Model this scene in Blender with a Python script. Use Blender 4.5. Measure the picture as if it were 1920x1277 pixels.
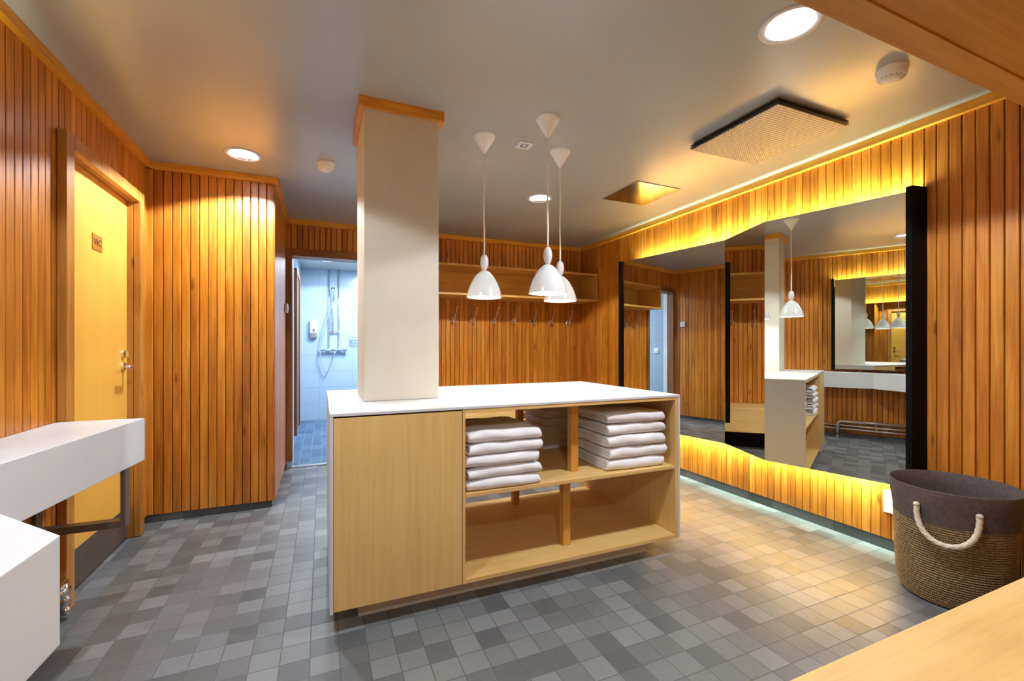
import bpy, bmesh, math, random
from mathutils import Vector, Matrix
PI = math.pi
random.seed(7)
S = bpy.context.scene
for o in list(bpy.data.objects):
    bpy.data.objects.remove(o)
C = S.collection

# ------------------------------------------------------------------ camera
F, YAW, HC = 832.2, 23.218, 1.2
cd = bpy.data.cameras.new('camera')
cam = bpy.data.objects.new('camera', cd); C.objects.link(cam)
cam.location = (0, 0, HC)
cam.rotation_euler = (PI / 2, 0, -math.radians(YAW))
cd.sensor_width = 36; cd.lens = F / 1920 * 36
cd.shift_y = (649 - 638.5) / 1920
cd.clip_start = 0.02
S.camera = cam

# ------------------------------------------------------------------ world, exposure
S.view_settings.view_transform = 'Standard'
S.view_settings.look = 'None'
S.view_settings.exposure = 0.75
S.view_settings.gamma = 1.0
S.view_settings.use_curve_mapping = False
w = bpy.data.worlds.new('world'); S.world = w; w.use_nodes = True
w.node_tree.nodes['Background'].inputs[0].default_value = (0.9, 0.92, 1, 1)
w.node_tree.nodes['Background'].inputs[1].default_value = 0.15

COOL = (0.82, 0.92, 1.0)
WARM = (1.0, 0.80, 0.58)
LED = (0.74, 1.0, 0.84)
def light(name, kind, loc, power, color, parent=None, **k):
    d = bpy.data.lights.new(name, kind); d.energy = power; d.color = color
    rot = k.pop('rot', (0, 0, 0))
    for a, b in k.items(): setattr(d, a, b)
    o = bpy.data.objects.new(name, d); C.objects.link(o); o.location = loc; o.rotation_euler = rot
    if parent: o.parent = parent
    return o
P_DOWN = 80.0      # ceiling downlights
P_PEND = 6.0       # pendants
P_LED_UP = 120.0    # cove strips behind the big mirror
P_LED_DN = 72.0
P_LED_LEFT = 48.0
P_SHOWER = 62.0

# ------------------------------------------------------------------ node helpers
def newmat(name):
    m = bpy.data.materials.new(name); m.use_nodes = True
    nt = m.node_tree; nt.nodes.clear()
    out = nt.nodes.new('ShaderNodeOutputMaterial'); b = nt.nodes.new('ShaderNodeBsdfPrincipled')
    nt.links.new(b.outputs[0], out.inputs[0])
    return m, nt, b
def N(nt, t, **k):
    n = nt.nodes.new(t)
    for a, b in k.items(): setattr(n, a, b)
    return n
def L(nt, a, b): nt.links.new(a, b)
def mth(nt, op, a, b=None, c=None):
    n = N(nt, 'ShaderNodeMath', operation=op)
    for i, v in enumerate((a, b, c)):
        if v is None: continue
        if isinstance(v, (int, float)): n.inputs[i].default_value = v
        else: L(nt, v, n.inputs[i])
    return n.outputs[0]
def ramp(nt, fac, stops):
    r = N(nt, 'ShaderNodeValToRGB'); e = r.color_ramp.elements
    while len(e) < len(stops): e.new(0.5)
    for i, (p, c) in enumerate(stops):
        e[i].position = p; e[i].color = (*c, 1)
    L(nt, fac, r.inputs[0]); return r.outputs[0]
def mixc(nt, fac, a, b, mode='MIX'):
    n = N(nt, 'ShaderNodeMix', data_type='RGBA', blend_type=mode)
    for i, v in ((0, fac), (6, a), (7, b)):
        if isinstance(v, (int, float)): n.inputs[i].default_value = v
        elif isinstance(v, tuple): n.inputs[i].default_value = (*v, 1)
        else: L(nt, v, n.inputs[i])
    return n.outputs[2]
def objco(nt, scale=(1, 1, 1), off=None):
    t = N(nt, 'ShaderNodeTexCoord'); m = N(nt, 'ShaderNodeMapping')
    L(nt, t.outputs['Object'], m.inputs[0]); m.inputs['Scale'].default_value = scale
    if off is not None: L(nt, off, m.inputs['Location'])
    return m.outputs[0]
def noise(nt, vec, scale=1, detail=3, rough=0.5, dist=0):
    n = N(nt, 'ShaderNodeTexNoise'); L(nt, vec, n.inputs['Vector'])
    n.inputs['Scale'].default_value = scale; n.inputs['Detail'].default_value = detail
    n.inputs['Roughness'].default_value = rough; n.inputs['Distortion'].default_value = dist
    return n.outputs[0]
def bump(nt, b, h, strength=0.2, dist=0.002):
    n = N(nt, 'ShaderNodeBump'); n.inputs['Strength'].default_value = strength
    n.inputs['Distance'].default_value = dist
    L(nt, h, n.inputs['Height']); L(nt, n.outputs[0], b.inputs['Normal'])
def plain(name, col, rough=0.5, metal=0.0, spec=0.5, var=0.06, vscale=6, **k):
    m, nt, b = newmat(name)
    n = noise(nt, objco(nt), vscale, 3)
    c2 = tuple(min(1, c * (1 - var)) for c in col); c1 = tuple(min(1, c * (1 + var)) for c in col)
    L(nt, ramp(nt, n, [(0.35, c2), (0.65, c1)]), b.inputs['Base Color'])
    b.inputs['Roughness'].default_value = rough; b.inputs['Metallic'].default_value = metal
    b.inputs['Specular IOR Level'].default_value = spec
    for a, v in k.items(): b.inputs[a].default_value = v
    return m
def emit(name, col, strength):
    m, nt, b = newmat(name)
    b.inputs['Base Color'].default_value = (*col, 1)
    b.inputs['Emission Color'].default_value = (*col, 1); b.inputs['Emission Strength'].default_value = strength
    return m

def wood(name, dark, mid, light_, grain=(40, 40, 2.2), rough=0.35, rnd=True, knots=True, coat=0.0, gstr=1.0):
    """long grain wood; 'rnd' is a per-board value stored on the faces"""
    m, nt, b = newmat(name)
    off = None; rv = None
    if rnd:
        at = N(nt, 'ShaderNodeAttribute'); at.attribute_name = 'rnd'; rv = at.outputs['Fac']
        cx = N(nt, 'ShaderNodeCombineXYZ')
        L(nt, mth(nt, 'MULTIPLY', rv, 37.0), cx.inputs[0]); L(nt, mth(nt, 'MULTIPLY', rv, 91.0), cx.inputs[1]); L(nt, mth(nt, 'MULTIPLY', rv, 53.0), cx.inputs[2])
        off = cx.outputs[0]
    n1 = noise(nt, objco(nt, grain, off), 1.0, 4, 0.6, 0.6)
    n2 = noise(nt, objco(nt, tuple(g * 4 for g in grain[:2]) + (grain[2] * 1.5,) if grain[2] < grain[0] else tuple(g * 3 for g in grain), off), 1.0, 3, 0.7)
    n3 = noise(nt, objco(nt, (2.2, 2.2, 1.4), off), 1.0, 3, 0.5)
    f = mth(nt, 'ADD', mth(nt, 'MULTIPLY', n1, 0.5 * gstr), mth(nt, 'MULTIPLY', n2, 0.25 * gstr))
    f = mth(nt, 'ADD', f, mth(nt, 'MULTIPLY', n3, 0.35))
    if rnd: f = mth(nt, 'ADD', f, mth(nt, 'MULTIPLY', mth(nt, 'SUBTRACT', rv, 0.5), 0.15))
    mean = 0.375 * gstr + 0.175
    col = ramp(nt, f, [(max(0, mean - 0.17), dark), (mean, mid), (min(1, mean + 0.17), light_)])
    if knots:
        v = N(nt, 'ShaderNodeTexVoronoi'); L(nt, objco(nt, (11, 11, 2.3), off), v.inputs['Vector']); v.inputs['Scale'].default_value = 1
        k = ramp(nt, v.outputs['Distance'], [(0.05, (1, 1, 1)), (0.13, (0, 0, 0))])
        col = mixc(nt, mth(nt, 'MULTIPLY', k, 0.75), col, tuple(c * 0.25 for c in dark))
    L(nt, col, b.inputs['Base Color'])
    L(nt, mth(nt, 'ADD', mth(nt, 'MULTIPLY', n1, 0.15), rough - 0.07), b.inputs['Roughness'])
    if coat: b.inputs['Coat Weight'].default_value = coat; b.inputs['Coat Roughness'].default_value = 0.25
    bump(nt, b, n2, 0.15, 0.001)
    return m

M = {}
M['pine'] = wood('stained_pine_panel', (0.30, 0.080, 0.004), (0.54, 0.175, 0.010), (0.74, 0.30, 0.035), rough=0.38, coat=0.25)
M['pine_groove'] = plain('pine_groove', (0.09, 0.03, 0.006), 0.7)
M['trim'] = wood('stained_pine_trim', (0.56, 0.20, 0.012), (0.74, 0.32, 0.025), (0.84, 0.43, 0.05), grain=(5, 5, 40), rough=0.4, knots=False)
M['casing'] = wood('stained_pine_casing', (0.30, 0.11, 0.018), (0.48, 0.20, 0.035), (0.62, 0.30, 0.07), grain=(30, 30, 2), rough=0.4)
M['casing_dark'] = wood('brown_pine_casing', (0.16, 0.055, 0.012), (0.27, 0.10, 0.022), (0.38, 0.16, 0.04), grain=(30, 30, 2), rough=0.4)
M['oak_v'] = wood('oak_veneer_upright', (0.62, 0.37, 0.12), (0.74, 0.47, 0.17), (0.83, 0.56, 0.23), grain=(34, 34, 1.3), rough=0.45, rnd=False, knots=False, gstr=0.8)
M['oak_post'] = wood('orange_oak_post', (0.50, 0.22, 0.03), (0.64, 0.32, 0.055), (0.72, 0.40, 0.09), grain=(34, 34, 1.3), rough=0.45, rnd=False, knots=False, gstr=0.8)
M['oak_h'] = wood('oak_veneer_level', (0.62, 0.37, 0.12), (0.74, 0.47, 0.17), (0.83, 0.56, 0.23), grain=(1.6, 34, 34), rough=0.45, rnd=False, knots=False, gstr=0.8)
M['oak_shelf'] = wood('oiled_oak_shelf', (0.44, 0.20, 0.035), (0.60, 0.30, 0.06), (0.72, 0.41, 0.11), grain=(1.6, 30, 30), rough=0.42, rnd=False, knots=False)
M['door_veneer'] = wood('yellow_door_veneer', (0.80, 0.40, 0.055), (0.86, 0.46, 0.075), (0.90, 0.52, 0.10), grain=(30, 30, 1.0), rough=0.42, rnd=False, knots=False, gstr=0.6)
M['redwood'] = wood('dark_red_brown_wood', (0.10, 0.03, 0.012), (0.16, 0.05, 0.02), (0.22, 0.08, 0.03), rough=0.45, rnd=False)
M['white'] = plain('white_solid_surface', (0.66, 0.66, 0.675), 0.35, var=0.01)
M['cream'] = plain('cream_paint', (0.67, 0.62, 0.51), 0.5, var=0.015)
M['plaster'] = plain('pale_plaster', (0.6, 0.58, 0.54), 0.8)
M['lampwhite'] = plain('white_enamel', (0.70, 0.69, 0.685), 0.18, var=0.0, spec=0.6)
M['plastic'] = plain('white_plastic', (0.90, 0.87, 0.80), 0.4, var=0.0)
M['canopy'] = plain('canopy_bounce_white', (0.93, 0.92, 0.90), 0.35, var=0.0)  # lamp white raised; light bounced up from the worktop is in the colour
M['chrome'] = plain('chrome', (0.85, 0.85, 0.86), 0.12, metal=1.0, var=0.0)
M['steel'] = plain('brushed_steel', (0.55, 0.54, 0.52), 0.3, metal=1.0)
M['hatch'] = plain('polished_steel_hatch', (0.62, 0.63, 0.62), 0.16, metal=1.0, var=0.02)
M['bronze'] = plain('brown_painted_metal', (0.16, 0.115, 0.085), 0.38, metal=0.4)
M['kick'] = plain('brown_kick_plate', (0.17, 0.135, 0.115), 0.35, metal=0.5)
M['black'] = plain('black_board', (0.006, 0.006, 0.006), 0.5, spec=0.04)
M['darkframe'] = plain('dark_metal_frame', (0.05, 0.045, 0.035), 0.4, metal=0.6)
M['brass'] = plain('brass_plate', (0.62, 0.36, 0.07), 0.35, metal=0.7)
M['brown_ink'] = plain('dark_brown_ink', (0.12, 0.045, 0.02), 0.6)
M['greyink'] = plain('grey_ink', (0.18, 0.17, 0.16), 0.6)
M['fabric'] = plain('dark_brown_canvas', (0.095, 0.068, 0.066), 0.9, var=0.15, vscale=60)
M['rope'] = plain('cream_cotton_rope', (0.72, 0.60, 0.47), 0.8, var=0.08, vscale=80)
M['shadow_gap'] = plain('dark_gap', (0.02, 0.015, 0.01), 0.9)
M['sauna_white'] = plain('white_frame_paint', (0.75, 0.77, 0.8), 0.4)
M['sockets'] = plain('white_socket', (0.85, 0.85, 0.85), 0.35, var=0.0)
M['glow_cool'] = emit('downlight_glow', (0.93, 0.96, 1.0), 9.0)
M['glow_warm'] = emit('bulb_glow', (1.0, 0.93, 0.82), 14.0)
M['glow_led'] = emit('led_glow', (1.0, 0.86, 0.42), 6.0)

def mirror_mat():
    m, nt, b = newmat('mirror_glass')
    b.inputs['Base Color'].default_value = (0.74, 0.77, 0.73, 1)
    b.inputs['Metallic'].default_value = 1; b.inputs['Roughness'].default_value = 0.0
    return m
M['mirror'] = mirror_mat()

def ceiling_mat():
    m, nt, b = newmat('satin_grey_ceiling_paint')
    n = noise(nt, objco(nt), 2, 3); n2 = noise(nt, objco(nt), 260, 2)
    L(nt, ramp(nt, n, [(0.3, (0.40, 0.405, 0.37)), (0.7, (0.43, 0.435, 0.40))]), b.inputs['Base Color'])
    b.inputs['Roughness'].default_value = 0.30; b.inputs['Specular IOR Level'].default_value = 0.9
    bump(nt, b, n2, 0.12, 0.001)
    return m
M['ceiling'] = ceiling_mat()

def tile_mat(name, px, py, ox, oy, c_lo, c_hi, grout, axes='xy', gw=0.019, rough=0.34, streak=True, warm=0.35, varr=1.0):
    m, nt, b = newmat(name)
    t = N(nt, 'ShaderNodeTexCoord'); s = N(nt, 'ShaderNodeSeparateXYZ'); L(nt, t.outputs['Object'], s.inputs[0])
    a = s.outputs['XYZ'.index(axes[0].upper())]; c = s.outputs['XYZ'.index(axes[1].upper())]
    u = mth(nt, 'DIVIDE', mth(nt, 'SUBTRACT', a, ox), px); v = mth(nt, 'DIVIDE', mth(nt, 'SUBTRACT', c, oy), py)
    fu = mth(nt, 'FLOOR', u); fv = mth(nt, 'FLOOR', v)
    cb = N(nt, 'ShaderNodeCombineXYZ'); L(nt, fu, cb.inputs[0]); L(nt, fv, cb.inputs[1])
    wn = N(nt, 'ShaderNodeTexWhiteNoise', noise_dimensions='2D'); L(nt, cb.outputs[0], wn.inputs['Vector'])
    sc = N(nt, 'ShaderNodeSeparateColor'); L(nt, wn.outputs['Color'], sc.inputs[0])
    # fine slate streaks running a random way in every tile
    ang = mth(nt, 'MULTIPLY', sc.outputs[1], 3.14)
    vr = N(nt, 'ShaderNodeVectorRotate', rotation_type='Z_AXIS'); L(nt, t.outputs['Object'], vr.inputs['Vector']); L(nt, ang, vr.inputs['Angle'])
    mp = N(nt, 'ShaderNodeMapping'); L(nt, vr.outputs[0], mp.inputs[0]); mp.inputs['Scale'].default_value = (170, 38, 60)
    n = noise(nt, mp.outputs[0], 1, 4, 0.65, 0.8)
    val = mth(nt, 'ADD', mth(nt, 'MULTIPLY', wn.outputs['Value'], 0.75 * varr), mth(nt, 'MULTIPLY', n, 0.55 if streak else 0.05))
    col = ramp(nt, val, [(0.2, c_lo), (1.0, c_hi)])
    if warm: col = mixc(nt, mth(nt, 'MULTIPLY', sc.outputs[2], warm), col, (1.12, 0.98, 0.88), 'MULTIPLY')
    def edge(x, w_):
        fr = mth(nt, 'FRACT', x); d = mth(nt, 'MINIMUM', fr, mth(nt, 'SUBTRACT', 1.0, fr)); return mth(nt, 'LESS_THAN', d, w_)
    g = mth(nt, 'MAXIMUM', edge(u, gw), edge(v, gw * px / py))
    L(nt, mixc(nt, g, col, grout), b.inputs['Base Color'])
    L(nt, mth(nt, 'ADD', mth(nt, 'MULTIPLY', g, 0.3), mth(nt, 'ADD', mth(nt, 'MULTIPLY', n, 0.18), rough - 0.08)), b.inputs['Roughness'])
    h = mth(nt, 'SUBTRACT', mth(nt, 'MULTIPLY', n, 0.35 if streak else 0.02), g)
    bump(nt, b, h, 0.35, 0.0015)
    return m
M['floor'] = tile_mat('slate_floor_tile', 0.1045, 0.107, 1.840, 1.125, (0.088, 0.095, 0.101), (0.225, 0.238, 0.248), (0.105, 0.108, 0.11), warm=0.12)
M['skirt'] = tile_mat('slate_skirting_tile', 0.21, 0.30, 1.840, -0.1, (0.05, 0.062, 0.064), (0.13, 0.145, 0.145), (0.14, 0.15, 0.15), axes='yz', gw=0.008)
M['skirt_x'] = tile_mat('slate_skirting_tile_x', 0.21, 0.30, 1.840, -0.1, (0.05, 0.062, 0.064), (0.13, 0.145, 0.145), (0.14, 0.15, 0.15), axes='xz', gw=0.008)
BLO, BHI, BG = (0.35, 0.46, 0.57), (0.39, 0.50, 0.61), (0.24, 0.33, 0.42)
M['bluetile_x'] = tile_mat('pale_blue_wall_tile_x', 0.50, 0.26, -0.032, 0.01, BLO, BHI, BG, axes='xz', gw=0.006, rough=0.16, streak=False, warm=0, varr=0.4)
M['bluetile_y'] = tile_mat('pale_blue_wall_tile_y', 0.50, 0.26, 0.2, 0.01, BLO, BHI, BG, axes='yz', gw=0.006, rough=0.16, streak=False, warm=0, varr=0.4)
M['floor_blue_lit'] = tile_mat('floor_tile_blue_lit', 0.105, 0.21, 0, 0, (0.03, 0.07, 0.13), (0.08, 0.15, 0.25), (0.16, 0.24, 0.32), warm=0)  # same floor as the room; the shower's bluish light is put into the colour

def weave_mat():
    m, nt, b = newmat('woven_seagrass')
    t = N(nt, 'ShaderNodeTexCoord'); s = N(nt, 'ShaderNodeSeparateXYZ'); L(nt, t.outputs['Object'], s.inputs[0])
    ang = mth(nt, 'ARCTAN2', s.outputs[1], s.outputs[0])
    cb = N(nt, 'ShaderNodeCombineXYZ'); L(nt, mth(nt, 'MULTIPLY', ang, 14), cb.inputs[0]); L(nt, mth(nt, 'MULTIPLY', s.outputs[2], 90), cb.inputs[1])
    n = noise(nt, cb.outputs[0], 1.5, 4, 0.7)
    tw = mth(nt, 'SINE', mth(nt, 'ADD', mth(nt, 'MULTIPLY', ang, 150), mth(nt, 'MULTIPLY', s.outputs[2], 620)))
    f = mth(nt, 'ADD', n, mth(nt, 'MULTIPLY', tw, 0.12))
    row = mth(nt, 'FRACT', mth(nt, 'DIVIDE', mth(nt, 'SUBTRACT', s.outputs[2], 0.006), 0.379 / 34))
    gap = mth(nt, 'GREATER_THAN', mth(nt, 'ABSOLUTE', mth(nt, 'SUBTRACT', row, 0.5)), 0.36)
    colr = ramp(nt, f, [(0.30, (0.07, 0.038, 0.014)), (0.5, (0.24, 0.145, 0.06)), (0.72, (0.50, 0.34, 0.15))])
    L(nt, mixc(nt, mth(nt, 'MULTIPLY', gap, 0.8), colr, (0.03, 0.017, 0.008)), b.inputs['Base Color'])
    b.inputs['Roughness'].default_value = 0.8
    bump(nt, b, f, 0.6, 0.003)
    return m
M['weave'] = weave_mat()
def towel_mat():
    m, nt, b = newmat('white_terry_cotton')
    n = noise(nt, objco(nt), 420, 2); n2 = noise(nt, objco(nt), 14, 3)
    L(nt, ramp(nt, n2, [(0.3, (0.80, 0.78, 0.80)), (0.7, (0.88, 0.86, 0.87))]), b.inputs['Base Color'])
    b.inputs['Roughness'].default_value = 0.95; b.inputs['Specular IOR Level'].default_value = 0.1
    b.inputs['Sheen Weight'].default_value = 0.3
    bump(nt, b, n, 0.5, 0.002)
    return m
M['towel'] = towel_mat()
def prism_mat():
    m, nt, b = newmat('prismatic_diffuser')
    t = N(nt, 'ShaderNodeTexCoord'); s = N(nt, 'ShaderNodeSeparateXYZ'); L(nt, t.outputs['Object'], s.inputs[0])
    a = mth(nt, 'SINE', mth(nt, 'MULTIPLY', s.outputs[1], 380)); c = mth(nt, 'SINE', mth(nt, 'MULTIPLY', s.outputs[0], 380))
    h = mth(nt, 'MULTIPLY', a, c)
    L(nt, ramp(nt, mth(nt, 'ADD', mth(nt, 'MULTIPLY', a, 0.3), 0.5), [(0.2, (0.40, 0.40, 0.34)), (0.8, (0.85, 0.84, 0.74))]), b.inputs['Base Color'])
    b.inputs['Roughness'].default_value = 0.22; b.inputs['Specular IOR Level'].default_value = 0.8
    b.inputs['Metallic'].default_value = 0.35
    bump(nt, b, h, 0.8, 0.003)
    return m
M['prism'] = prism_mat()

# ------------------------------------------------------------------ mesh builder
class MB:
    def __init__(s): s.v = []; s.f = []; s.r = []; s.m = []; s.sm = []; s.mi = 0; s.rn = 0.5; s.smooth = False
    def add(s, vs, fs):
        k = len(s.v); s.v += [tuple(p) for p in vs]
        for f in fs: s.f.append([i + k for i in f]); s.r.append(s.rn); s.m.append(s.mi); s.sm.append(s.smooth)
    def box(s, x0, x1, y0, y1, z0, z1):
        s.add([(x0, y0, z0), (x1, y0, z0), (x1, y1, z0), (x0, y1, z0), (x0, y0, z1), (x1, y0, z1), (x1, y1, z1), (x0, y1, z1)],
              [(0, 3, 2, 1), (4, 5, 6, 7), (0, 1, 5, 4), (1, 2, 6, 5), (2, 3, 7, 6), (3, 0, 4, 7)]); return s
    def prism(s, poly, z0, z1):
        a = sum(poly[i][0] * poly[(i + 1) % len(poly)][1] - poly[(i + 1) % len(poly)][0] * poly[i][1] for i in range(len(poly)))
        if a < 0: poly = poly[::-1]
        n = len(poly)
        s.add([(x, y, z0) for x, y in poly] + [(x, y, z1) for x, y in poly],
              [tuple(range(n))[::-1], tuple(range(n, 2 * n))] + [(i, (i + 1) % n, n + (i + 1) % n, n + i) for i in range(n)]); return s
    def lathe(s, prof, n=48, c=(0, 0, 0), cap0=False, cap1=False, fr=None, arc=None):
        vs = []; fs = []; st = len(prof)
        for i in range(n):
            a = 2 * PI * i / n
            for j, (r, z) in enumerate(prof):
                rr = r * (fr(a, z, j) if fr else 1)
                vs.append((c[0] + rr * math.cos(a), c[1] + rr * math.sin(a), c[2] + z))
        for i in range(n):
            k = (i + 1) % n
            for j in range(st - 1): fs.append((i * st + j, k * st + j, k * st + j + 1, i * st + j + 1))
        if cap0: fs.append(tuple(i * st for i in range(n))[::-1])
        if cap1: fs.append(tuple(i * st + st - 1 for i in range(n)))
        o = s.smooth; s.smooth = True; s.add(vs, fs); s.smooth = o; return s
    def tube(s, pts, r, n=12, caps=True, twist=None):
        pts = [Vector(p) for p in pts]; vs = []; fs = []; N_ = len(pts)
        t0 = (pts[1] - pts[0]).normalized(); up = Vector((0, 0, 1)) if abs(t0.z) < 0.9 else Vector((1, 0, 0))
        u = t0.cross(up).normalized(); ds = 0
        for i, p in enumerate(pts):
            t = (pts[min(i + 1, N_ - 1)] - pts[max(i - 1, 0)]).normalized()
            u = (u - t * u.dot(t)).normalized(); v = t.cross(u)
            if i: ds += (p - pts[i - 1]).length
            rr = r[i] if isinstance(r, (list, tuple)) else r
            for j in range(n):
                a = 2 * PI * j / n; q = rr * (twist(a, ds) if twist else 1)
                vs.append(p + u * math.cos(a) * q + v * math.sin(a) * q)
        for i in range(N_ - 1):
            for j in range(n): k = (j + 1) % n; fs.append((i * n + j, i * n + k, (i + 1) * n + k, (i + 1) * n + j))
        if caps: fs.append(tuple(range(n))[::-1]); fs.append(tuple((N_ - 1) * n + j for j in range(n)))
        o = s.smooth; s.smooth = True; s.add(vs, fs); s.smooth = o; return s
    def sphere(s, c, r, n=24, m=14, sz=1.0):
        prof = [(max(1e-4, r * math.sin(PI * j / m)), -r * sz * math.cos(PI * j / m)) for j in range(m + 1)]
        return s.lathe(prof, n, c)
    def build(s, name, mats, parent=None, bevel=0, loc=None, fixn=False, segs=2):
        me = bpy.data.meshes.new(name); me.from_pydata(s.v, [], s.f); 
        for mm in (mats if isinstance(mats, (list, tuple)) else [mats]): me.materials.append(M[mm] if isinstance(mm, str) else mm)
        me.polygons.foreach_set('material_index', s.m); me.polygons.foreach_set('use_smooth', s.sm)
        at = me.attributes.new('rnd', 'FLOAT', 'FACE'); at.data.foreach_set('value', s.r)
        if fixn:
            bm = bmesh.new(); bm.from_mesh(me); bmesh.ops.recalc_face_normals(bm, faces=bm.faces); bm.to_mesh(me); bm.free()
        me.update()
        o = bpy.data.objects.new(name, me); C.objects.link(o)
        if parent: o.parent = parent
        if loc: o.location = loc
        if bevel:
            b = o.modifiers.new('bevel', 'BEVEL'); b.width = bevel; b.segments = segs; b.limit_method = 'ANGLE'; b.harden_normals = False
        return o

def tag(o, label, cat, group=None):
    o['label'] = label; o['category'] = cat
    if group: o['group'] = group
    return o
def thing(name, label, cat, loc=(0, 0, 0), rotz=0, group=None):
    o = bpy.data.objects.new(name, None); C.objects.link(o); o.location = loc; o.rotation_euler = (0, 0, rotz)
    o.empty_display_size = 0.05
    return tag(o, label, cat, group)
def struct(o): o['kind'] = 'structure'; return o
def copy_tree(root, loc, label=None, rotz=None):
    r = root.copy(); C.objects.link(r); r.location = loc
    if rotz is not None: r.rotation_euler = (0, 0, rotz)
    if label: r['label'] = label
    for ch in list(root.children):
        c = ch.copy(); C.objects.link(c); c.parent = r
        for g in list(ch.children):
            d = g.copy(); C.objects.link(d); d.parent = c
    return r

# ------------------------------------------------------------------ the room
ZC = 2.45; XL, XR, YB = -1.085, 3.055, 4.875
YN, XN, YE = 0.10, 0.60, -1.6           # near wall, its end, the passage end
XS, YF, YS = -0.32, 3.73, 8.0           # side wall of the cupboard block, its front, shower end

# floor
f = MB(); f.box(XL - 0.2, XR + 0.2, YE - 0.2, 4.93, -0.12, 0)
struct(f.build('floor', 'floor'))
f = MB(); f.box(XL - 0.2, XR + 0.2, 4.93, YS + 0.1, -0.12, 0)
struct(f.build('floor_shower', 'floor_blue_lit'))

# ceiling, with round recesses cut for the downlights
DL = [(-0.47, 3.355), (1.696, 3.359), (1.675, 1.159), (-0.42, 1.25), (-0.1, -0.85)]
SH_L = (0.073, 7.0)
def cut_disc_ceiling():
    b = MB(); b.box(XL - 0.2, XR + 0.2, YE - 0.2, YS + 0.1, ZC, ZC + 0.2); o = b.build('ceiling', 'ceiling')
    c = MB()
    for x, y in DL + [SH_L]: c.lathe([(0.088, -0.1), (0.088, 0.09)], 48, (x, y, ZC), True, True)
    co = c.build('cutter', 'ceiling', fixn=True)
    m = o.modifiers.new('b', 'BOOLEAN'); m.object = co; m.operation = 'DIFFERENCE'; m.solver = 'EXACT'
    dg = bpy.context.evaluated_depsgraph_get(); me = bpy.data.meshes.new_from_object(o.evaluated_get(dg))
    o.modifiers.clear(); o.data = me; bpy.data.objects.remove(co)
    for p in me.polygons: p.use_smooth = False
    return o
struct(cut_disc_ceiling())

BW = 0.052
def planks(name, P, Q, rects, back=0.10, mat=('pine', 'pine_groove'), depth=0.009, body=None):
    """grooved upright boards on the line P->Q; the room lies to the LEFT of P->Q. rects = (s0, s1, z0, z1)"""
    b = MB(); P = Vector(P); Q = Vector(Q); d = (Q - P).normalized(); n = Vector((-d.y, d.x))
    def pt(s_, o_, z): q = P + d * s_ + n * o_; return (q.x, q.y, z)
    length = (Q - P).length
    for (s0, s1, z0, z1) in rects:
        k0 = int(math.floor(s0 / BW)); k1 = int(math.ceil(s1 / BW))
        for k in range(k0, k1):
            rs = random.Random(k * 7919 + int(length * 1000)); b.rn = rs.random()
            a = k * BW
            prof = [(a, -depth), (a + 0.0022, -depth), (a + 0.0040, -0.0012), (a + 0.0065, 0), (a + BW - 0.0045, 0), (a + BW - 0.002, -0.0012), (a + BW - 0.0004, -depth), (a + BW, -depth)]
            prof = [(min(max(s_, s0), s1), o_) for s_, o_ in prof]
            for i in range(len(prof) - 1):
                (sa, oa), (sb, ob) = prof[i], prof[i + 1]
                if sb - sa < 1e-6: continue
                b.mi = 1 if (oa == -depth and ob == -depth) else 0
                b.add([pt(sa, oa, z0), pt(sb, ob, z0), pt(sb, ob, z1), pt(sa, oa, z1)], [(3, 2, 1, 0)])
        b.mi = 0; b.rn = 0.5
        zt = body[1] if body else z1; zb = z0
        # solid body behind the boards
        e = 0.012
        A = [pt(s0 + e, -depth, 0)[:2], pt(s1 - e, -depth, 0)[:2], pt(s1 - e, -back, 0)[:2], pt(s0 + e, -back, 0)[:2]]
        b.prism(A, z0, z1)
    o = b.build(name, mat); return struct(o)

ZW = 0.055
# left wall, with the WC door opening (y 2.66 .. 3.51)
def rL(y0, y1): return (y0 - YE, y1 - YE)   # direction +y with room to the right, so P->Q runs -y
LEN = YF + 0.05 - YE
def lw(y0, y1, z0, z1): return (YF + 0.05 - y1, YF + 0.05 - y0, z0, z1)
planks('wall_left', (XL, YF + 0.05), (XL, YE), [lw(3.515, YF + 0.05, ZW, ZC), lw(2.655, 3.515, 2.12, ZC), lw(YE, 2.655, ZW, ZC)], back=0.14)
# front of the cupboard block and its side, facing the shower door
planks('wall_block_front', (XS, YF), (XL - 0.1, YF), [(0, XS - XL + 0.1, ZW, ZC)], back=0.12)
planks('wall_block_side', (XS, YB + 0.06), (XS, YF), [(0, YB + 0.06 - YF, ZW, ZC)], back=0.12)
# back wall with the shower opening x -0.27 .. 0.44
def bw(x0, x1, z0, z1): return (XR + 0.05 - x1, XR + 0.05 - x0, z0, z1)
planks('wall_back', (XR + 0.05, YB), (XS - 0.05, YB), [bw(0.52, XR + 0.05, ZW, ZC), bw(XS - 0.05, 0.52, 2.165, ZC)], back=0.10)
# right wall
planks('wall_right', (XR, YN - 0.1), (XR, YB + 0.05), [(0, YB + 0.15 - YN, 0.07, ZC)], back=0.12)
# near wall, passage
planks('wall_near', (XN, YN), (XR + 0.05, YN), [(0, XR + 0.05 - XN, ZW, ZC)], back=0.10)
planks('wall_passage', (XN, YE), (XN, YN - 0.001), [(0, YN - YE, ZW, ZC)], back=0.10)
planks('wall_end', (XL - 0.05, YE), (XN + 0.05, YE), [(0, XN - XL + 0.1, ZW, ZC)], back=0.10)

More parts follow.
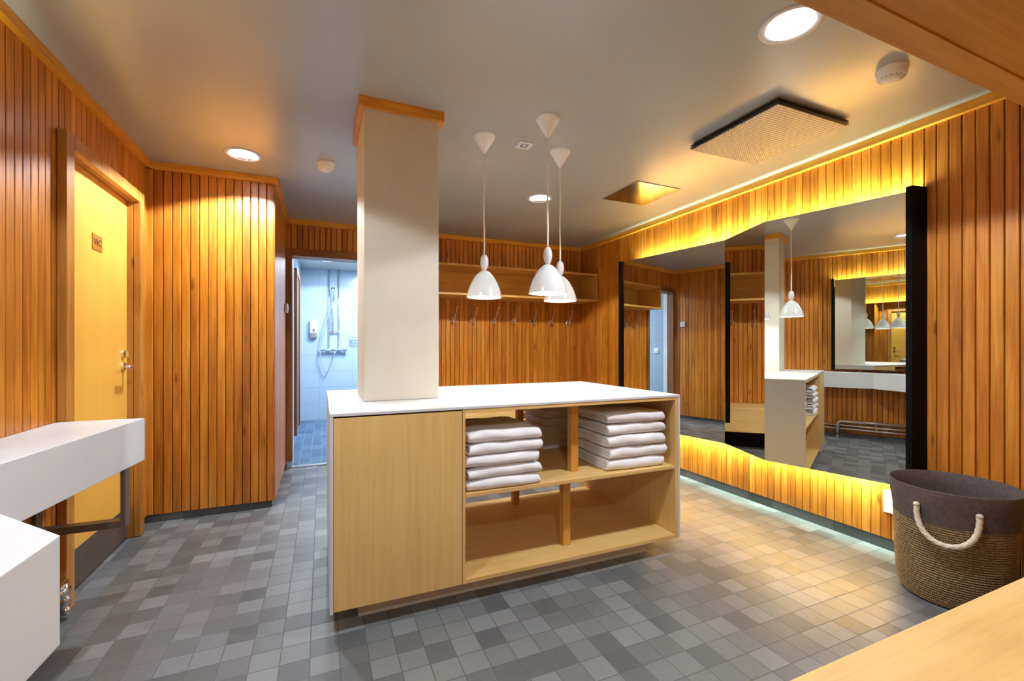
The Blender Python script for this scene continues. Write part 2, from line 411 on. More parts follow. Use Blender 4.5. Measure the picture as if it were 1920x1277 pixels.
# tiled skirtings, set back behind the boards
def skirt(name, x0, x1, y0, y1, m): struct(MB().box(x0, x1, y0, y1, 0, ZW + 0.001).build(name, m))
skirt('baseboard_left', XL - 0.12, XL - 0.025, YE, 2.655, 'skirt')
skirt('baseboard_left_corner', XL - 0.12, XL - 0.025, 3.515, YF + 0.06, 'skirt')
skirt('baseboard_block_front', XL - 0.025, XS - 0.03, YF + 0.02, YF + 0.11, 'skirt_x')
skirt('baseboard_block_side', XS - 0.11, XS - 0.02, YF + 0.03, YB + 0.05, 'skirt')
skirt('baseboard_back', 0.54, XR + 0.02, YB + 0.025, YB + 0.09, 'skirt_x')
struct(MB().box(XR + 0.012, XR + 0.11, YN - 0.05, YB + 0.02, 0, 0.071).build('baseboard_right', 'skirt'))
skirt('baseboard_near', XN + 0.02, XR + 0.03, YN - 0.09, YN - 0.02, 'skirt_x')
skirt('baseboard_passage', XN + 0.02, XN + 0.09, YE, YN - 0.1, 'skirt')

# timber strips under the ceiling
def trimbox(name, x0, x1, y0, y1):
    struct(MB().box(x0, x1, y0, y1, ZC - 0.048, ZC).build(name, 'trim', bevel=0.002))
T = 0.028
trimbox('trim_1', XL - 0.02, XL + T, YE, YF)
trimbox('trim_2', XL, XS + T - 0.004, YF - T, YF + 0.01)
trimbox('trim_3', XS - 0.01, XS + T, YF + 0.012, YB)
trimbox('trim_4', XS + T, XR, YB - T, YB + 0.01)
trimbox('trim_5', XR - T, XR + 0.01, YN, YB - T)
trimbox('trim_6', XN + 0.03, XR - T, YN - 0.01, YN + T)
trimbox('trim_7', XN - T, XN + 0.01, YE, YN - 0.02)

# ------------------------------------------------------------------ WC door in the left wall
XD = -1.115
dr = bpy.data.objects.new('door_1', None); C.objects.link(dr); struct(dr)
dr.location = (XD, 3.085, 0)
def dloc(mb, name, mat, **k): o = mb.build(name, mat, dr, **k); return o
def dbox(x0, x1, y0, y1, z0, z1): return MB().box(x0 - XD, x1 - XD, y0 - 3.085, y1 - 3.085, z0, z1)
dloc(dbox(XD - 0.04, XD, 2.685, 3.487, 0.012, 2.103), 'door_leaf', 'door_veneer')
dloc(dbox(XD, XD + 0.003, 2.69, 3.483, 0.015, 0.20), 'kick_plate', 'kick')
cs = MB()
for (y0, y1, z0, z1) in ((2.612, 2.682, 0.004, 2.172), (3.49, 3.56, 0.004, 2.172), (2.683, 3.489, 2.104, 2.172)):
    cs.box(-1.083 - XD, -1.048 - XD, y0 - 3.085, y1 - 3.085, z0, z1)
dloc(cs, 'door_casing', 'casing', bevel=0.003)
cs = MB()
for (y0, y1, z0, z1) in ((2.656, 2.6835, 0.004, 2.12), (3.489, 3.513, 0.004, 2.12), (2.684, 3.489, 2.104, 2.12)):
    cs.box(-1.17 - XD, -1.084 - XD, y0 - 3.085, y1 - 3.085, z0, z1)
dloc(cs, 'door_jamb', 'casing')
# lever handle with its rose, the lock rose above
hm = MB(); hy, hz = 3.425 - 3.085, 1.075
def xdisc(mb, x0, x1, y, z, r, n=28):
    vs = []; 
    for x, rr in ((x0, r), (x1 - 0.002, r), (x1, r * 0.85)):
        for i in range(n): a = 2 * PI * i / n; vs.append((x, y + rr * math.cos(a), z + rr * math.sin(a)))
    fs = [(k * n + i, k * n + (i + 1) % n, (k + 1) * n + (i + 1) % n, (k + 1) * n + i) for k in (0, 1) for i in range(n)]
    fs.append(tuple(2 * n + i for i in range(n))); mb.add(vs, fs)
xdisc(hm, 0.001, 0.012, hy, hz, 0.026)
hm.tube([(0.01, hy, hz), (0.050, hy, hz), (0.058, hy - 0.004, hz), (0.060, hy - 0.014, hz), (0.060, hy - 0.06, hz), (0.058, hy - 0.115, hz)], 0.0095, 14)
h = dloc(hm, 'door_handle', 'chrome')
hm = MB(); xdisc(hm, 0.001, 0.012, hy, hz + 0.075, 0.024); hm.box(0.01, 0.03, hy - 0.005, hy + 0.005, hz + 0.06, hz + 0.09)
dloc(hm, 'lock_rose', 'chrome')
sg = MB().box(0.0005, 0.004, -0.055, 0.055, 1.715, 1.80)
sg = dloc(sg, 'door_sign', 'brass', bevel=0.0008)
def text_mesh(body, size, mat, parent, loc, rot, name='lettering', ext=0.0006, sx=1.0):
    cu = bpy.data.curves.new(name, 'FONT'); cu.body = body; cu.size = size; cu.extrude = ext; cu.align_x = 'CENTER'; cu.align_y = 'CENTER'
    o = bpy.data.objects.new('t', cu); C.objects.link(o)
    me = bpy.data.meshes.new_from_object(o.evaluated_get(bpy.context.evaluated_depsgraph_get())); bpy.data.objects.remove(o)
    me.materials.clear(); me.materials.append(M[mat]); q = bpy.data.objects.new(name, me); C.objects.link(q)
    q.parent = parent; q.location = loc; q.rotation_euler = rot; q.scale = (sx, 1, 1); return q
text_mesh('WC', 0.05, 'brown_ink', sg, (0.0048, 0, 1.757), (PI / 2, 0, PI / 2))
# unseen panel added inside the WC opening so no light leaks past
struct(MB().box(XL - 0.3, XL - 0.2, 2.4, 3.75, 0, ZC).build('wc_light_stop', 'plaster'))

# ------------------------------------------------------------------ shower doorway and shower room
do = bpy.data.objects.new('door_2', None); C.objects.link(do); struct(do); do.location = (0.09, YB, 0)
def obox(x0, x1, y0, y1, z0, z1): return (x0 - 0.09, x1 - 0.09, y0 - YB, y1 - YB, z0, z1)
cs = MB()
cs.box(*obox(-0.317, -0.266, YB - 0.014, YB + 0.17, 0.07, 2.09))
cs.box(*obox(0.445, 0.517, YB - 0.014, YB + 0.17, 0.07, 2.09))
cs.box(*obox(-0.317, 0.517, YB - 0.014, YB + 0.17, 2.091, 2.163))
cs.build('door_frame', 'casing_dark', do, bevel=0.003)
th = MB(); th.box(*obox(-0.33, 0.53, YB - 0.01, YB + 0.055, 0.0005, 0.010)); th.build('threshold', 'steel', do, bevel=0.002)
cs = MB(); cs.box(*obox(-0.2655, -0.262, YB + 0.10, YB + 0.168, 0.01, 2.088)); cs.build('edge_strip', 'sauna_white', do)
cs = MB(); cs.box(*obox(-0.317, -0.266, YB + 0.0, YB + 0.16, 0.0, 0.069)); cs.box(*obox(0.445, 0.517, YB, YB + 0.16, 0.0, 0.069)); cs.build('frame_foot', 'bluetile_y', do)
XSL, XSR = -0.305, 1.75
struct(MB().box(XSL - 0.1, XSR + 0.1, 7.86, 7.98, 0, ZC).build('wall_shower_back', 'bluetile_x'))
struct(MB().box(XSL - 0.1, XSL, 5.04, 7.86, 0, ZC).build('wall_shower_left', 'bluetile_y'))
struct(MB().box(XSR, XSR + 0.1, 4.98, 7.86, 0, ZC).build('wall_shower_right', 'bluetile_y'))
b = MB(); b.box(0.52, XSR, 4.976, 5.04, 0, ZC); b.box(XSL - 0.1, 0.52, 4.976, 5.04, 2.165, ZC)
struct(b.build('wall_shower_front', 'bluetile_x'))
# brown timber door in the shower's left wall
d3 = bpy.data.objects.new('door_3', None); C.objects.link(d3); struct(d3); d3.location = (XSL, 6.4, 0)
MB().box(0.001, 0.02, -0.36, 0.36, 0.12, 2.08).build('door_leaf', 'redwood', d3)
cs = MB()
for (y0, y1, z0, z1) in ((-0.43, -0.365, 0.11, 2.15), (0.365, 0.43, 0.11, 2.15), (-0.364, 0.364, 2.085, 2.15)): cs.box(0.001, 0.032, y0, y1, z0, z1)
cs.build('door_casing', 'casing_dark', d3, bevel=0.002)

YSH = 7.86
sh = thing('shower_set', 'chrome wall shower with mixer bar, two riser pipes and hose on blue tiles', 'shower', (0.18, YSH, 0))
b = MB()
b.tube([(-0.165, -0.06, 1.14), (0.18, -0.06, 1.14)], 0.024, 20)
for x in (-0.075, 0.085): b.tube([(x, -0.002, 1.14), (x, -0.05, 1.14)], 0.028, 18)
b.build('mixer_bar', 'chrome', sh)
for x in (-0.165, 0.155): MB().tube([(x, -0.06, 1.14), (x + (0.045 if x > 0 else -0.03), -0.06, 1.14)], 0.028, 18).build('mixer_knob', 'steel', sh)
for x in (-0.068, 0.079):
    MB().tube([(x, -0.03, 1.155), (x, -0.03, 2.448)], 0.009, 12).build('riser_pipe', 'chrome', sh)
b = MB(); b.tube([(-0.01, -0.05, 1.42), (-0.01, -0.05, 2.14)], 0.011, 14)
for z in (1.44, 2.12): b.tube([(-0.01, -0.002, z), (-0.01, -0.05, z)], 0.016, 12)
b.box(-0.075, 0.085, -0.045, -0.035, 1.425, 1.445)
b.build('slide_rail', 'chrome', sh)
b = MB(); b.tube([(-0.005, -0.07, 1.93), (-0.005, -0.085, 2.03), (-0.01, -0.09, 2.10), (-0.012, -0.10, 2.15)], [0.016, 0.02, 0.034, 0.03], 18)
b.build('hand_shower', 'chrome', sh)
hp = []
for i in range(40):
    t = i / 39; 
    x = -0.005 + (-0.20 * math.sin(min(1, t * 1.25) * PI * 0.62)) * (1 - max(0, t - 0.6) / 0.4) + 0.03 * max(0, t - 0.6) / 0.4 
    z = 1.93 - 1.16 * min(1, t / 0.74) ** 1.05 if t < 0.74 else 0.77 + (1.12 - 0.77) * ((t - 0.74) / 0.26) ** 1.6
    hp.append((x, -0.075, z))
MB().tube(hp, 0.0085, 10).build('shower_hose', 'chrome', sh)

sd = thing('soap_dispenser', 'small white soap dispenser with grey base on the blue tiled wall', 'dispenser', (-0.119, YSH, 1.33))
MB().box(-0.052, 0.052, -0.075, -0.001, 0.075, 0.29).build('dispenser_body', 'sockets', sd, bevel=0.018, segs=4)
MB().box(-0.05, 0.05, -0.07, -0.001, 0.0, 0.073).build('dispenser_base', 'greyink', sd, bevel=0.01)
MB().box(-0.018, 0.018, -0.079, -0.0755, 0.10, 0.15).build('window', 'greyink', sd)
b = MB()
for z in (0, 0.05, 0.1): b.tube([(0, -0.05, z), (0.28, -0.05, z)], 0.008, 10)
for x in (0.02, 0.26):
    b.tube([(x, -0.05, 0), (x, -0.05, 0.1)], 0.006, 8); b.tube([(x, -0.001, 0.05), (x, -0.05, 0.05)], 0.007, 8)
tag(b.build('towel_rail', 'chrome', None, loc=(0.43, YSH, 1.25)), 'short chrome towel rail of three bars at the shower wall, beside the pipes', 'towel rail')
sw = thing('light_switch', 'white light switch on pale blue tiles, seen reflected in the big mirror', 'switch', (XSL, 5.20, 1.12))
MB().box(0.001, 0.012, -0.042, 0.042, -0.042, 0.042).build('switch_plate', 'sockets', sw, bevel=0.003)
MB().box(0.012, 0.016, -0.018, 0.018, -0.022, 0.022).build('rocker', 'sockets', sw, bevel=0.001)
sw = thing('thermostat', 'small white wall control box on the board wall beside the shower door', 'thermostat', (XS, 4.718, 1.56))
MB().box(0.001, 0.026, -0.042, 0.042, -0.042, 0.042).build('control_box', 'sockets', sw, bevel=0.004)
b = MB(); xdisc(b, 0.026, 0.032, 0, 0, 0.014); b.build('dial', 'plastic', sw)
sw = thing('wall_socket', 'white wall socket on the glowing right wall behind the basket', 'socket', (XR, 1.50, 0.29))
MB().box(-0.014, -0.0005, -0.042, 0.042, -0.065, 0.065).build('socket_plate', 'sockets', sw, bevel=0.003)

# ------------------------------------------------------------------ downlights
def downlight(name, x, y, label, pw, col=COOL, spot=136, shared=None, grp='recessed ceiling downlights'):
    t = thing(name, label, 'ceiling light', (x, y, ZC), group=grp)
    MB().lathe([(0.086, 0.0), (0.086, -0.004), (0.100, -0.0065), (0.110, -0.004), (0.110, -0.0005)], 48).build('trim_ring', 'lampwhite', t)
    MB().lathe([(0.086, -0.003), (0.083, 0.01), (0.07, 0.055), (0.055, 0.075)], 48).build('reflector', 'chrome', t)
    MB().lathe([(0.0005, 0.003), (0.060, 0.004), (0.080, 0.008), (0.0805, 0.010), (0.060, 0.007), (0.0005, 0.0065)], 40).build('lamp_glass', 'glow_cool', t)
    light('downlight_lamp', 'SPOT', (0, 0, -0.014), pw, col, t, spot_size=math.radians(spot), spot_blend=0.10, shadow_soft_size=0.05)
    return t
downlight('downlight', *DL[0], 'round recessed downlight in front of the corner board wall', P_DOWN)
downlight('downlight', *DL[1], 'round recessed downlight nearest the back wall, behind the pendant cords', P_DOWN)
downlight('downlight', *DL[2], 'large bright recessed downlight at the top, nearest the smoke alarm', P_DOWN)
downlight('downlight', *DL[3], 'recessed downlight over the white counter, seen only in the mirror', P_DOWN * 0.5)
downlight('downlight', *DL[4], 'unseen downlight added over the passage behind the viewer to brighten the room', P_DOWN * 0.6)  # added lamp out of view, there only for the light it gives
downlight('downlight', *SH_L, 'round recessed downlight in the blue tiled shower room', P_SHOWER * 0.5, (0.8, 0.9, 1.0), 150, grp=None)
light('shower_fill_lamp', 'AREA', (0.75, 6.6, ZC - 0.03), P_SHOWER, (0.78, 0.89, 1.0), None, shape='RECTANGLE', size=0.3, size_y=0.9)
cl = thing('shower_ceiling_light', 'bright ceiling luminaire in the shower room, hidden by the square column', 'ceiling light', (0.75, 6.6, ZC))
MB().box(-0.16, 0.16, -0.46, 0.46, -0.026, -0.0005).build('light_panel', 'glow_cool', cl, bevel=0.004)

# ------------------------------------------------------------------ things on the ceiling
def detector(x, y, label, r=0.055, flange=0.0):
    t = thing('smoke_detector', label, 'smoke detector', (x, y, ZC), group='smoke detectors on the ceiling')
    MB().lathe([(r + 0.004, -0.0005), (r + 0.004, -0.010), (r, -0.012), (r, -0.034), (r * 0.93, -0.042), (0.0005, -0.042)], 40).build('housing', 'plastic', t)
    b = MB(); b.lathe([(r * 0.62, -0.0415), (r * 0.6, -0.050), (r * 0.45, -0.054), (0.0005, -0.054)], 32)
    b.build('sensor_cap', 'plastic', t)
    b = MB()
    for i in range(14):
        a = 2 * PI * i / 14; c, s_ = math.cos(a), math.sin(a); q = r * 0.70
        b.add([(q * c - 0.003 * s_, q * s_ + 0.003 * c, -0.0428), (q * c + 0.003 * s_, q * s_ - 0.003 * c, -0.0428),
               ((q + 0.009) * c + 0.003 * s_, (q + 0.009) * s_ - 0.003 * c, -0.0428), ((q + 0.009) * c - 0.003 * s_, (q + 0.009) * s_ + 0.003 * c, -0.0428)], [(0, 1, 2, 3)])
    b.build('vent_slots', 'greyink', t)
detector(2.364, 1.165, 'white smoke detector on the ceiling beside the timber shelf, near the right wall')
detector(0.030, 3.297, 'white smoke detector on the ceiling left of the square column')

lx, ly = 2.379, 1.80
t = thing('ceiling_luminaire', 'square ceiling luminaire with ribbed prismatic cover and dark metal frame, unlit', 'ceiling light', (lx, ly, ZC))
b = MB()
hx, hy_ = 0.283, 0.288
for (x0, x1, y0, y1) in ((-hx, hx, -hy_, -hy_ + 0.012), (-hx, hx, hy_ - 0.012, hy_), (-hx, -hx + 0.012, -hy_ + 0.012, hy_ - 0.012), (hx - 0.012, hx, -hy_ + 0.012, hy_ - 0.012)):
    b.box(x0, x1, y0, y1, -0.016, -0.010); b.box(x0, x1, y0, y1, -0.032, -0.022)
b.box(-hx + 0.014, hx - 0.014, -hy_ + 0.014, hy_ - 0.014, -0.028, -0.0005)
b.build('metal_frame', 'darkframe', t)
MB().box(-hx + 0.006, hx - 0.006, -hy_ + 0.006, hy_ - 0.006, -0.040, -0.0325).build('prismatic_cover', 'prism', t, bevel=0.002)
t = thing('ceiling_hatch', 'flat polished steel access hatch in the ceiling, above the far end of the mirror', 'hatch', (2.403, 2.931, ZC))
MB().box(-0.212, 0.212, -0.218, 0.218, -0.004, -0.0005).build('hatch_panel', 'hatch', t)
b = MB()
for (x0, x1, y0, y1) in ((-0.216, 0.216, -0.222, -0.218), (-0.216, 0.216, 0.218, 0.222), (-0.216, -0.212, -0.218, 0.218), (0.212, 0.216, -0.218, 0.218)): b.box(x0, x1, y0, y1, -0.005, -0.0005)
b.build('hatch_rim', 'greyink', t)
t = thing('ceiling_spot', 'small square white ceiling lamp with dark centre between the pendants', 'ceiling light', (1.155, 2.499, ZC))
b = MB(); hs = 0.046
for (x0, x1, y0, y1) in ((-hs, hs, -hs, -0.024), (-hs, hs, 0.024, hs), (-hs, -0.024, -0.024, 0.024), (0.024, hs, -0.024, 0.024)): b.box(x0, x1, y0, y1, -0.008, -0.0005)
b.build('square_frame', 'lampwhite', t)
MB().box(-0.024, 0.024, -0.024, 0.024, -0.004, -0.0005).build('recess', 'greyink', t)
MB().lathe([(0.013, -0.004), (0.012, -0.010), (0.0005, -0.012)], 20).build('lens', 'lampwhite', t)

# ------------------------------------------------------------------ square column
cx0, cx1, cy0, cy1 = 0.196, 0.578, 2.345, 2.80
ct = thing('square_column', 'cream painted square column standing on the white island top', 'column', ((cx0 + cx1) / 2, (cy0 + cy1) / 2, 0.9205))
hx, hy_ = (cx1 - cx0) / 2, (cy1 - cy0) / 2
MB().box(-hx, hx, -hy_, hy_, 0, ZC - 0.9206).build('column_shaft', 'cream', ct, bevel=0.004)
b = MB(); zt = ZC - 0.9206; g = 0.024
for (x0, x1, y0, y1) in ((-hx - g, hx + g, -hy_ - g, -hy_ - 0.001), (-hx - g, hx + g, hy_ + 0.001, hy_ + g), (-hx - g, -hx - 0.001, -hy_ - 0.001, hy_ + 0.001), (hx + 0.001, hx + g, -hy_ - 0.001, hy_ + 0.001)):
    b.rn = random.random(); b.box(x0, x1, y0, y1, zt - 0.050, zt)
b.build('timber_collar', 'trim', ct)

# ------------------------------------------------------------------ island
ix0, ix1, iy0, iy1, zt = 0.030, 1.902, 1.972, 3.03, 0.92
icx, icy = 0.966, 2.5
isl = thing('towel_island', 'white topped oak island with open towel shelves around the square column', 'cabinet', (icx, icy, 0))
def ib(x0, x1, y0, y1, z0, z1, mb=None): mb = mb or MB(); return mb.box(x0 - icx, x1 - icx, y0 - icy, y1 - icy, z0, z1)
ZB = 0.098
b = ib(ix0, ix1, iy0, iy1, zt - 0.013, zt); b.build('worktop', 'white', isl, bevel=0.0015)
ib(ix0, ix0 + 0.014, iy0, iy1, ZB - 0.008, zt - 0.0135).build('side_panel', 'white', isl, bevel=0.0015)
ib(ix1 - 0.014, ix1, iy0, iy1, ZB - 0.002, zt - 0.0135).build('side_panel', 'white', isl, bevel=0.0015)
ib(0.15, 1.74, 2.075, 2.93, 0.001, ZB - 0.001).build('plinth', 'cream', isl)
XP = 0.600
ib(ix0 + 0.0145, XP - 0.0, iy0 + 0.012, iy1 - 0.012, ZB, zt - 0.022).build('cupboard_box', 'oak_v', isl)
ib(ix0 + 0.016, XP - 0.004, iy0 + 0.001, iy0 + 0.0115, ZB + 0.001, zt - 0.020).build('cupboard_door', 'oak_v', isl, bevel=0.001)
ib(ix0 + 0.016, XP - 0.004, iy1 - 0.0115, iy1 - 0.001, ZB + 0.001, zt - 0.020).build('cupboard_door', 'oak_v', isl, bevel=0.001)
ib(XP, XP + 0.012, iy0 + 0.003, iy1 - 0.003, ZB, zt - 0.015).build('partition', 'oak_v', isl)
ib(ix1 - 0.034, ix1 - 0.0145, iy0 + 0.003, iy1 - 0.003, ZB, zt - 0.015).build('end_lining', 'oak_v', isl)
ib(XP + 0.0125, ix1 - 0.0345, iy0 + 0.003, iy1 - 0.10, ZB, ZB + 0.019).build('bottom_board', 'oak_h', isl, bevel=0.001)
ib(XP + 0.0125, ix1 - 0.0345, iy0 + 0.006, iy1 - 0.10, 0.495, 0.513).build('middle_shelf', 'oak_h', isl, bevel=0.001)
ib(XP + 0.0125, ix1 - 0.0345, iy0 + 0.003, iy1 - 0.003, zt - 0.030, zt - 0.014).build('top_lining', 'oak_h', isl, bevel=0.001)
PW = 0.022
for (x, y) in ((1.225, 2.12), (1.225, 2.80)):
    ib(x - PW, x + PW, y - PW, y + PW, ZB + 0.0195, 0.4945).build('post', 'oak_post', isl, bevel=0.001)
for (x, y) in ((1.275, 2.12), (1.275, 2.84)):
    ib(x - PW, x + PW, y - PW, y + PW, 0.5135, zt - 0.0305).build('post', 'oak_post', isl, bevel=0.001)

# ------------------------------------------------------------------ towels
def towel_mesh(wx, dy, h, seed, layers=2, segs=26):
    """two nested U folds, the round folds face -y; origin at the middle of the underside"""
    rs = random.Random(seed); b = MB(); b.smooth = True
    th = h / (2 * layers)
    p = [rs.uniform(0, 6.28) for _ in range(10)]; dx = rs.uniform(-0.008, 0.008)
    for k in range(layers):
        R = (layers - k - 0.5) * th; t_ = th * (0.56 if k == 0 else 0.50); zc = h / 2
        yb = dy / 2 - 0.004 - rs.uniform(0, 0.012); yf = -dy / 2 + h * 0.42
        path = []
        for i in range(8): path.append((yb + (yf - yb) * i / 8, zc - R, 0, -1))
        for i in range(11):
            a = -PI / 2 - PI * i / 10; path.append((yf + R * math.cos(a) * 0.95, zc + R * math.sin(a), math.cos(a), math.sin(a)))
        for i in range(1, 9): path.append((yf + (yb - yf) * i / 8, zc + R, 0, 1))
        n = len(path); xs = [-1, -0.992, -0.97] + [-0.9 + 1.8 * i / segs for i in range(segs + 1)] + [0.97, 0.992, 1]
        sc = {0: 0.35, 1: 0.75, 2: 0.95, len(xs) - 3: 0.95, len(xs) - 2: 0.75, len(xs) - 1: 0.35}
        inset = k * 0.004
        vs = []
        for xi, u in enumerate(xs):
            tt = t_ * sc.get(xi, 1.0)
            for j, (y, z, ny, nz) in enumerate(path):
                for sgn in (1, -1):
                    x = u * (wx / 2 - inset - 0)
                    yy = y + ny * sgn * tt; zz = z + nz * sgn * tt
                    x += 0.004 * math.sin(zz * 60 + p[0]) + 0.003 * math.sin(yy * 25 + p[1])
                    up = zz / h
                    zz += up * (0.0022 * math.sin(x * 17 + p[2]) + 0.0014 * math.sin(x * 41 + yy * 12 + p[3]) - 0.009 * (abs(u) ** 4))
                    yy += 0.005 * math.sin(x * 9 + p[4] + z * 30) + 0.0015 * math.sin(x * 33 + z * 80 + p[5])
                    vs.append((x + dx * 0, yy, max(zz, 0.0004)))
        fs = []; m = 2 * n; X = len(xs)
        loop = [2 * j for j in range(n)] + [2 * j + 1 for j in range(n - 1, -1, -1)]
        for a in range(X - 1):
            for i in range(len(loop)):
                l0, l1 = loop[i], loop[(i + 1) % len(loop)]
                fs.append((a * m + l0, a * m + l1, (a + 1) * m + l1, (a + 1) * m + l0))
        for j in range(n - 1):
            fs.append((2 * j, 2 * j + 2, 2 * j + 3, 2 * j + 1)); q = (X - 1) * m
            fs.append((q + 2 * j, q + 2 * j + 1, q + 2 * j + 3, q + 2 * j + 2))
        b.add(vs, fs)
    # core sheet closing the middle
    return b
TW = []
for i in range(6):
    o = towel_mesh(0.385, 0.40, 0.061, i + 3).build('towel', 'towel', fixn=True); TW.append(o)
order = ['bottom', 'second from the bottom', 'middle', 'second from the top', 'topmost']
used_t = set()
def stack(x, y, z, n, rz, where, group, sx=1.0, sy=1.0, sz=1.0, jit=0.010, base=0, names=order):
    zz = z
    for i in range(n):
        k = (i + base) % 6; src = TW[k]
        o = src if k not in used_t else src.copy()
        if k in used_t: C.objects.link(o)
        used_t.add(k)
        o.location = (x + random.uniform(-jit, jit), y + random.uniform(-jit * 0.4, jit * 0.4), zz)
        o.rotation_euler = (0, 0, rz + random.uniform(-0.02, 0.02)); o.scale = (sx, sy, sz)
        tag(o, 'white folded towel, %s of %s' % (names[i], where), 'towel', group)
        zz += 0.0650 * sz
ZS = 0.5135
stack(0.822, 2.19, ZS, 5, 0.0, 'the left front stack on the island', 'towels in the left front stack', sz=0.87)
stack(1.640, 2.21, ZS, 5, -0.03, 'the right front stack on the island', 'towels in the right front stack', sz=1.0, base=2)
stack(1.535, 2.80, ZS, 5, PI, 'the rear stack behind the post', 'towels in the rear stack', sx=0.9, sy=0.9, sz=0.80, base=4)

# ------------------------------------------------------------------ pendant lamps
def pendant(x, y, label, zr=1.488):
    t = thing('pendant_lamp', label, 'pendant lamp', (x, y, zr), group='white bell pendants over the island')
    H = ZC - zr
    b = MB(); b.lathe([(0.064, H - 0.0005), (0.064, H - 0.010), (0.060, H - 0.018), (0.010, H - 0.100), (0.006, H - 0.108), (0.0005, H - 0.109)], 40)
    b.build('ceiling_canopy', 'canopy', t)
    rs = random.Random(int(x * 100)); pts = []
    for i in range(30):
        q = i / 29; z = 0.256 + (H - 0.105 - 0.256) * q; pts.append((0.0035 * math.sin(q * 9 + x) * q * (1 - q) * 3, 0.002 * math.sin(q * 7 + y) * q * (1 - q) * 3, z))
    MB().tube(pts, 0.0048, 10).build('cord', plain_cord, t)
    prof = [(0.008, 0.160), (0.013, 0.164), (0.019, 0.180), (0.0235, 0.197), (0.0245, 0.212), (0.0225, 0.230), (0.018, 0.245), (0.011, 0.254), (0.0005, 0.2565)]
    MB().lathe(prof, 32).build('grip', 'lampwhite', t)
    o_ = [(0.1055, 0.0), (0.1045, 0.006), (0.099, 0.030), (0.090, 0.058), (0.079, 0.084), (0.064, 0.112), (0.048, 0.134), (0.030, 0.151), (0.014, 0.160), (0.006, 0.162)]
    i_ = [(max(r - 0.0035, 0.004), z - (0.003 if k else 0)) for k, (r, z) in enumerate(o_)][::-1]
    MB().lathe(o_ + [(0.004, 0.160)] + i_[1:] + [(0.1055, 0.0)], 64).build('shade', 'lampwhite', t)
    b = MB(); b.sphere((0, 0, 0.055), 0.032, 24, 14); b.lathe([(0.016, 0.08), (0.016, 0.13)], 16); b.build('bulb', 'glow_warm', t)
    light('pendant_light', 'SPOT', (0, 0, 0.018), P_PEND, (1.0, 0.90, 0.78), t, spot_size=math.radians(165), spot_blend=0.3, shadow_soft_size=0.05)
    light('pendant_glow', 'POINT', (0, 0, 0.070), P_PEND * 0.5, (1.0, 0.93, 0.84), t, shadow_soft_size=0.034)
plain_cord = plain('cream_cord', (0.92, 0.86, 0.74), 0.5, var=0.0)
pendant(0.889, 2.490, 'white bell pendant lamp nearest the square column')
pendant(1.141, 2.162, 'white bell pendant lamp nearest the front edge of the island, the largest in view')
pendant(1.405, 2.492, 'white bell pendant lamp farthest from the square column, nearest the mirror')

# ------------------------------------------------------------------ coat shelves and benches
def wall_shelf(name, label, x0, x1, yw, yf, z0=1.735, z1=2.062):
    """open oak box shelf on a wall at yw, opening towards yf"""
    t = thing(name, label, 'shelf', ((x0 + x1) / 2, yw, z0)); ox, oy = (x0 + x1) / 2, yw
    s_ = 1 if yf > yw else -1; ya, yb = sorted((yw + s_ * 0.002, yf))
    def bb(a, b_, c, d, e, f_, nm, mt): MB().box(a - ox, b_ - ox, c - oy, d - oy, e - z0, f_ - z0).build(nm, mt, t, bevel=0.001)
    bb(x0, x1, ya, yb, z0, z0 + 0.022, 'bottom_board', 'oak_shelf')
    bb(x0, x1, ya, yb, z1 - 0.022, z1, 'top_board', 'oak_shelf')
    bb(x0, x0 + 0.022, ya, yb, z0 + 0.0225, z1 - 0.0225, 'end_board', 'oak_shelf')
    bb(x1 - 0.022, x1, ya, yb, z0 + 0.0225, z1 - 0.0225, 'end_board', 'oak_shelf')
    yy = sorted((yw + s_ * 0.002, yw + s_ * 0.014)); bb(x0 + 0.0225, x1 - 0.0225, yy[0], yy[1], z0 + 0.0225, z1 - 0.0225, 'back_board', 'oak_shelf')
    if s_ > 0:
        bb(x0, x1, yf - 0.045, yf, z0 - 0.004, z0 - 0.0002, 'edge_batten', 'oak_shelf')
    return t
wall_shelf('coat_shelf', 'long open oak box shelf above the coat hooks on the back wall', 0.77, 3.035, YB, 4.475)
wall_shelf('coat_shelf', 'oak shelf overhead in the upper right corner, its underside showing', 0.63, 3.035, YN, 0.457)
def bench(label, x0, x1, yw, yf, z0, z1):
    t = thing('bench', label, 'bench', ((x0 + x1) / 2, yw, 0)); ox, oy = (x0 + x1) / 2, yw
    s_ = 1 if yf > yw else -1; ya, yb = sorted((yw + s_ * 0.002, yf))
    MB().box(x0 - ox, x1 - ox, ya - oy, yb - oy, z1 - 0.03, z1).build('seat_board', 'oak_h', t, bevel=0.003)
    c, d = sorted((yf - s_ * 0.022, yf - s_ * 0.001))
    MB().box(x0 - ox, x1 - ox, c - oy, d - oy, z0, z1 - 0.0305).build('front_panel', 'oak_h', t, bevel=0.001)
    c, d = sorted((yw + s_ * 0.002, yf - s_ * 0.0225))
    MB().box(x0 - ox, x0 - ox + 0.022, c - oy, d - oy, z0, z1 - 0.0305).build('end_panel', 'oak_h', t)
    MB().box(x1 - 0.022 - ox, x1 - ox, c - oy, d - oy, z0, z1 - 0.0305).build('end_panel', 'oak_h', t)
    MB().box(x0 - ox + 0.1, x1 - ox - 0.1, min(yw + s_ * 0.04, yw + s_ * 0.3) - oy, max(yw + s_ * 0.04, yw + s_ * 0.3) - oy, 0.001, z0 + 0.15).build('support', 'black', t)
    return t
bench('pale oak bench along the back wall, behind the island', 0.52, 3.02, YB, 4.375, 0.205, 0.486)
bench('pale oak bench top in the lower right corner of the photo', 0.63, 3.02, YN, 0.638, 0.205, 0.486)

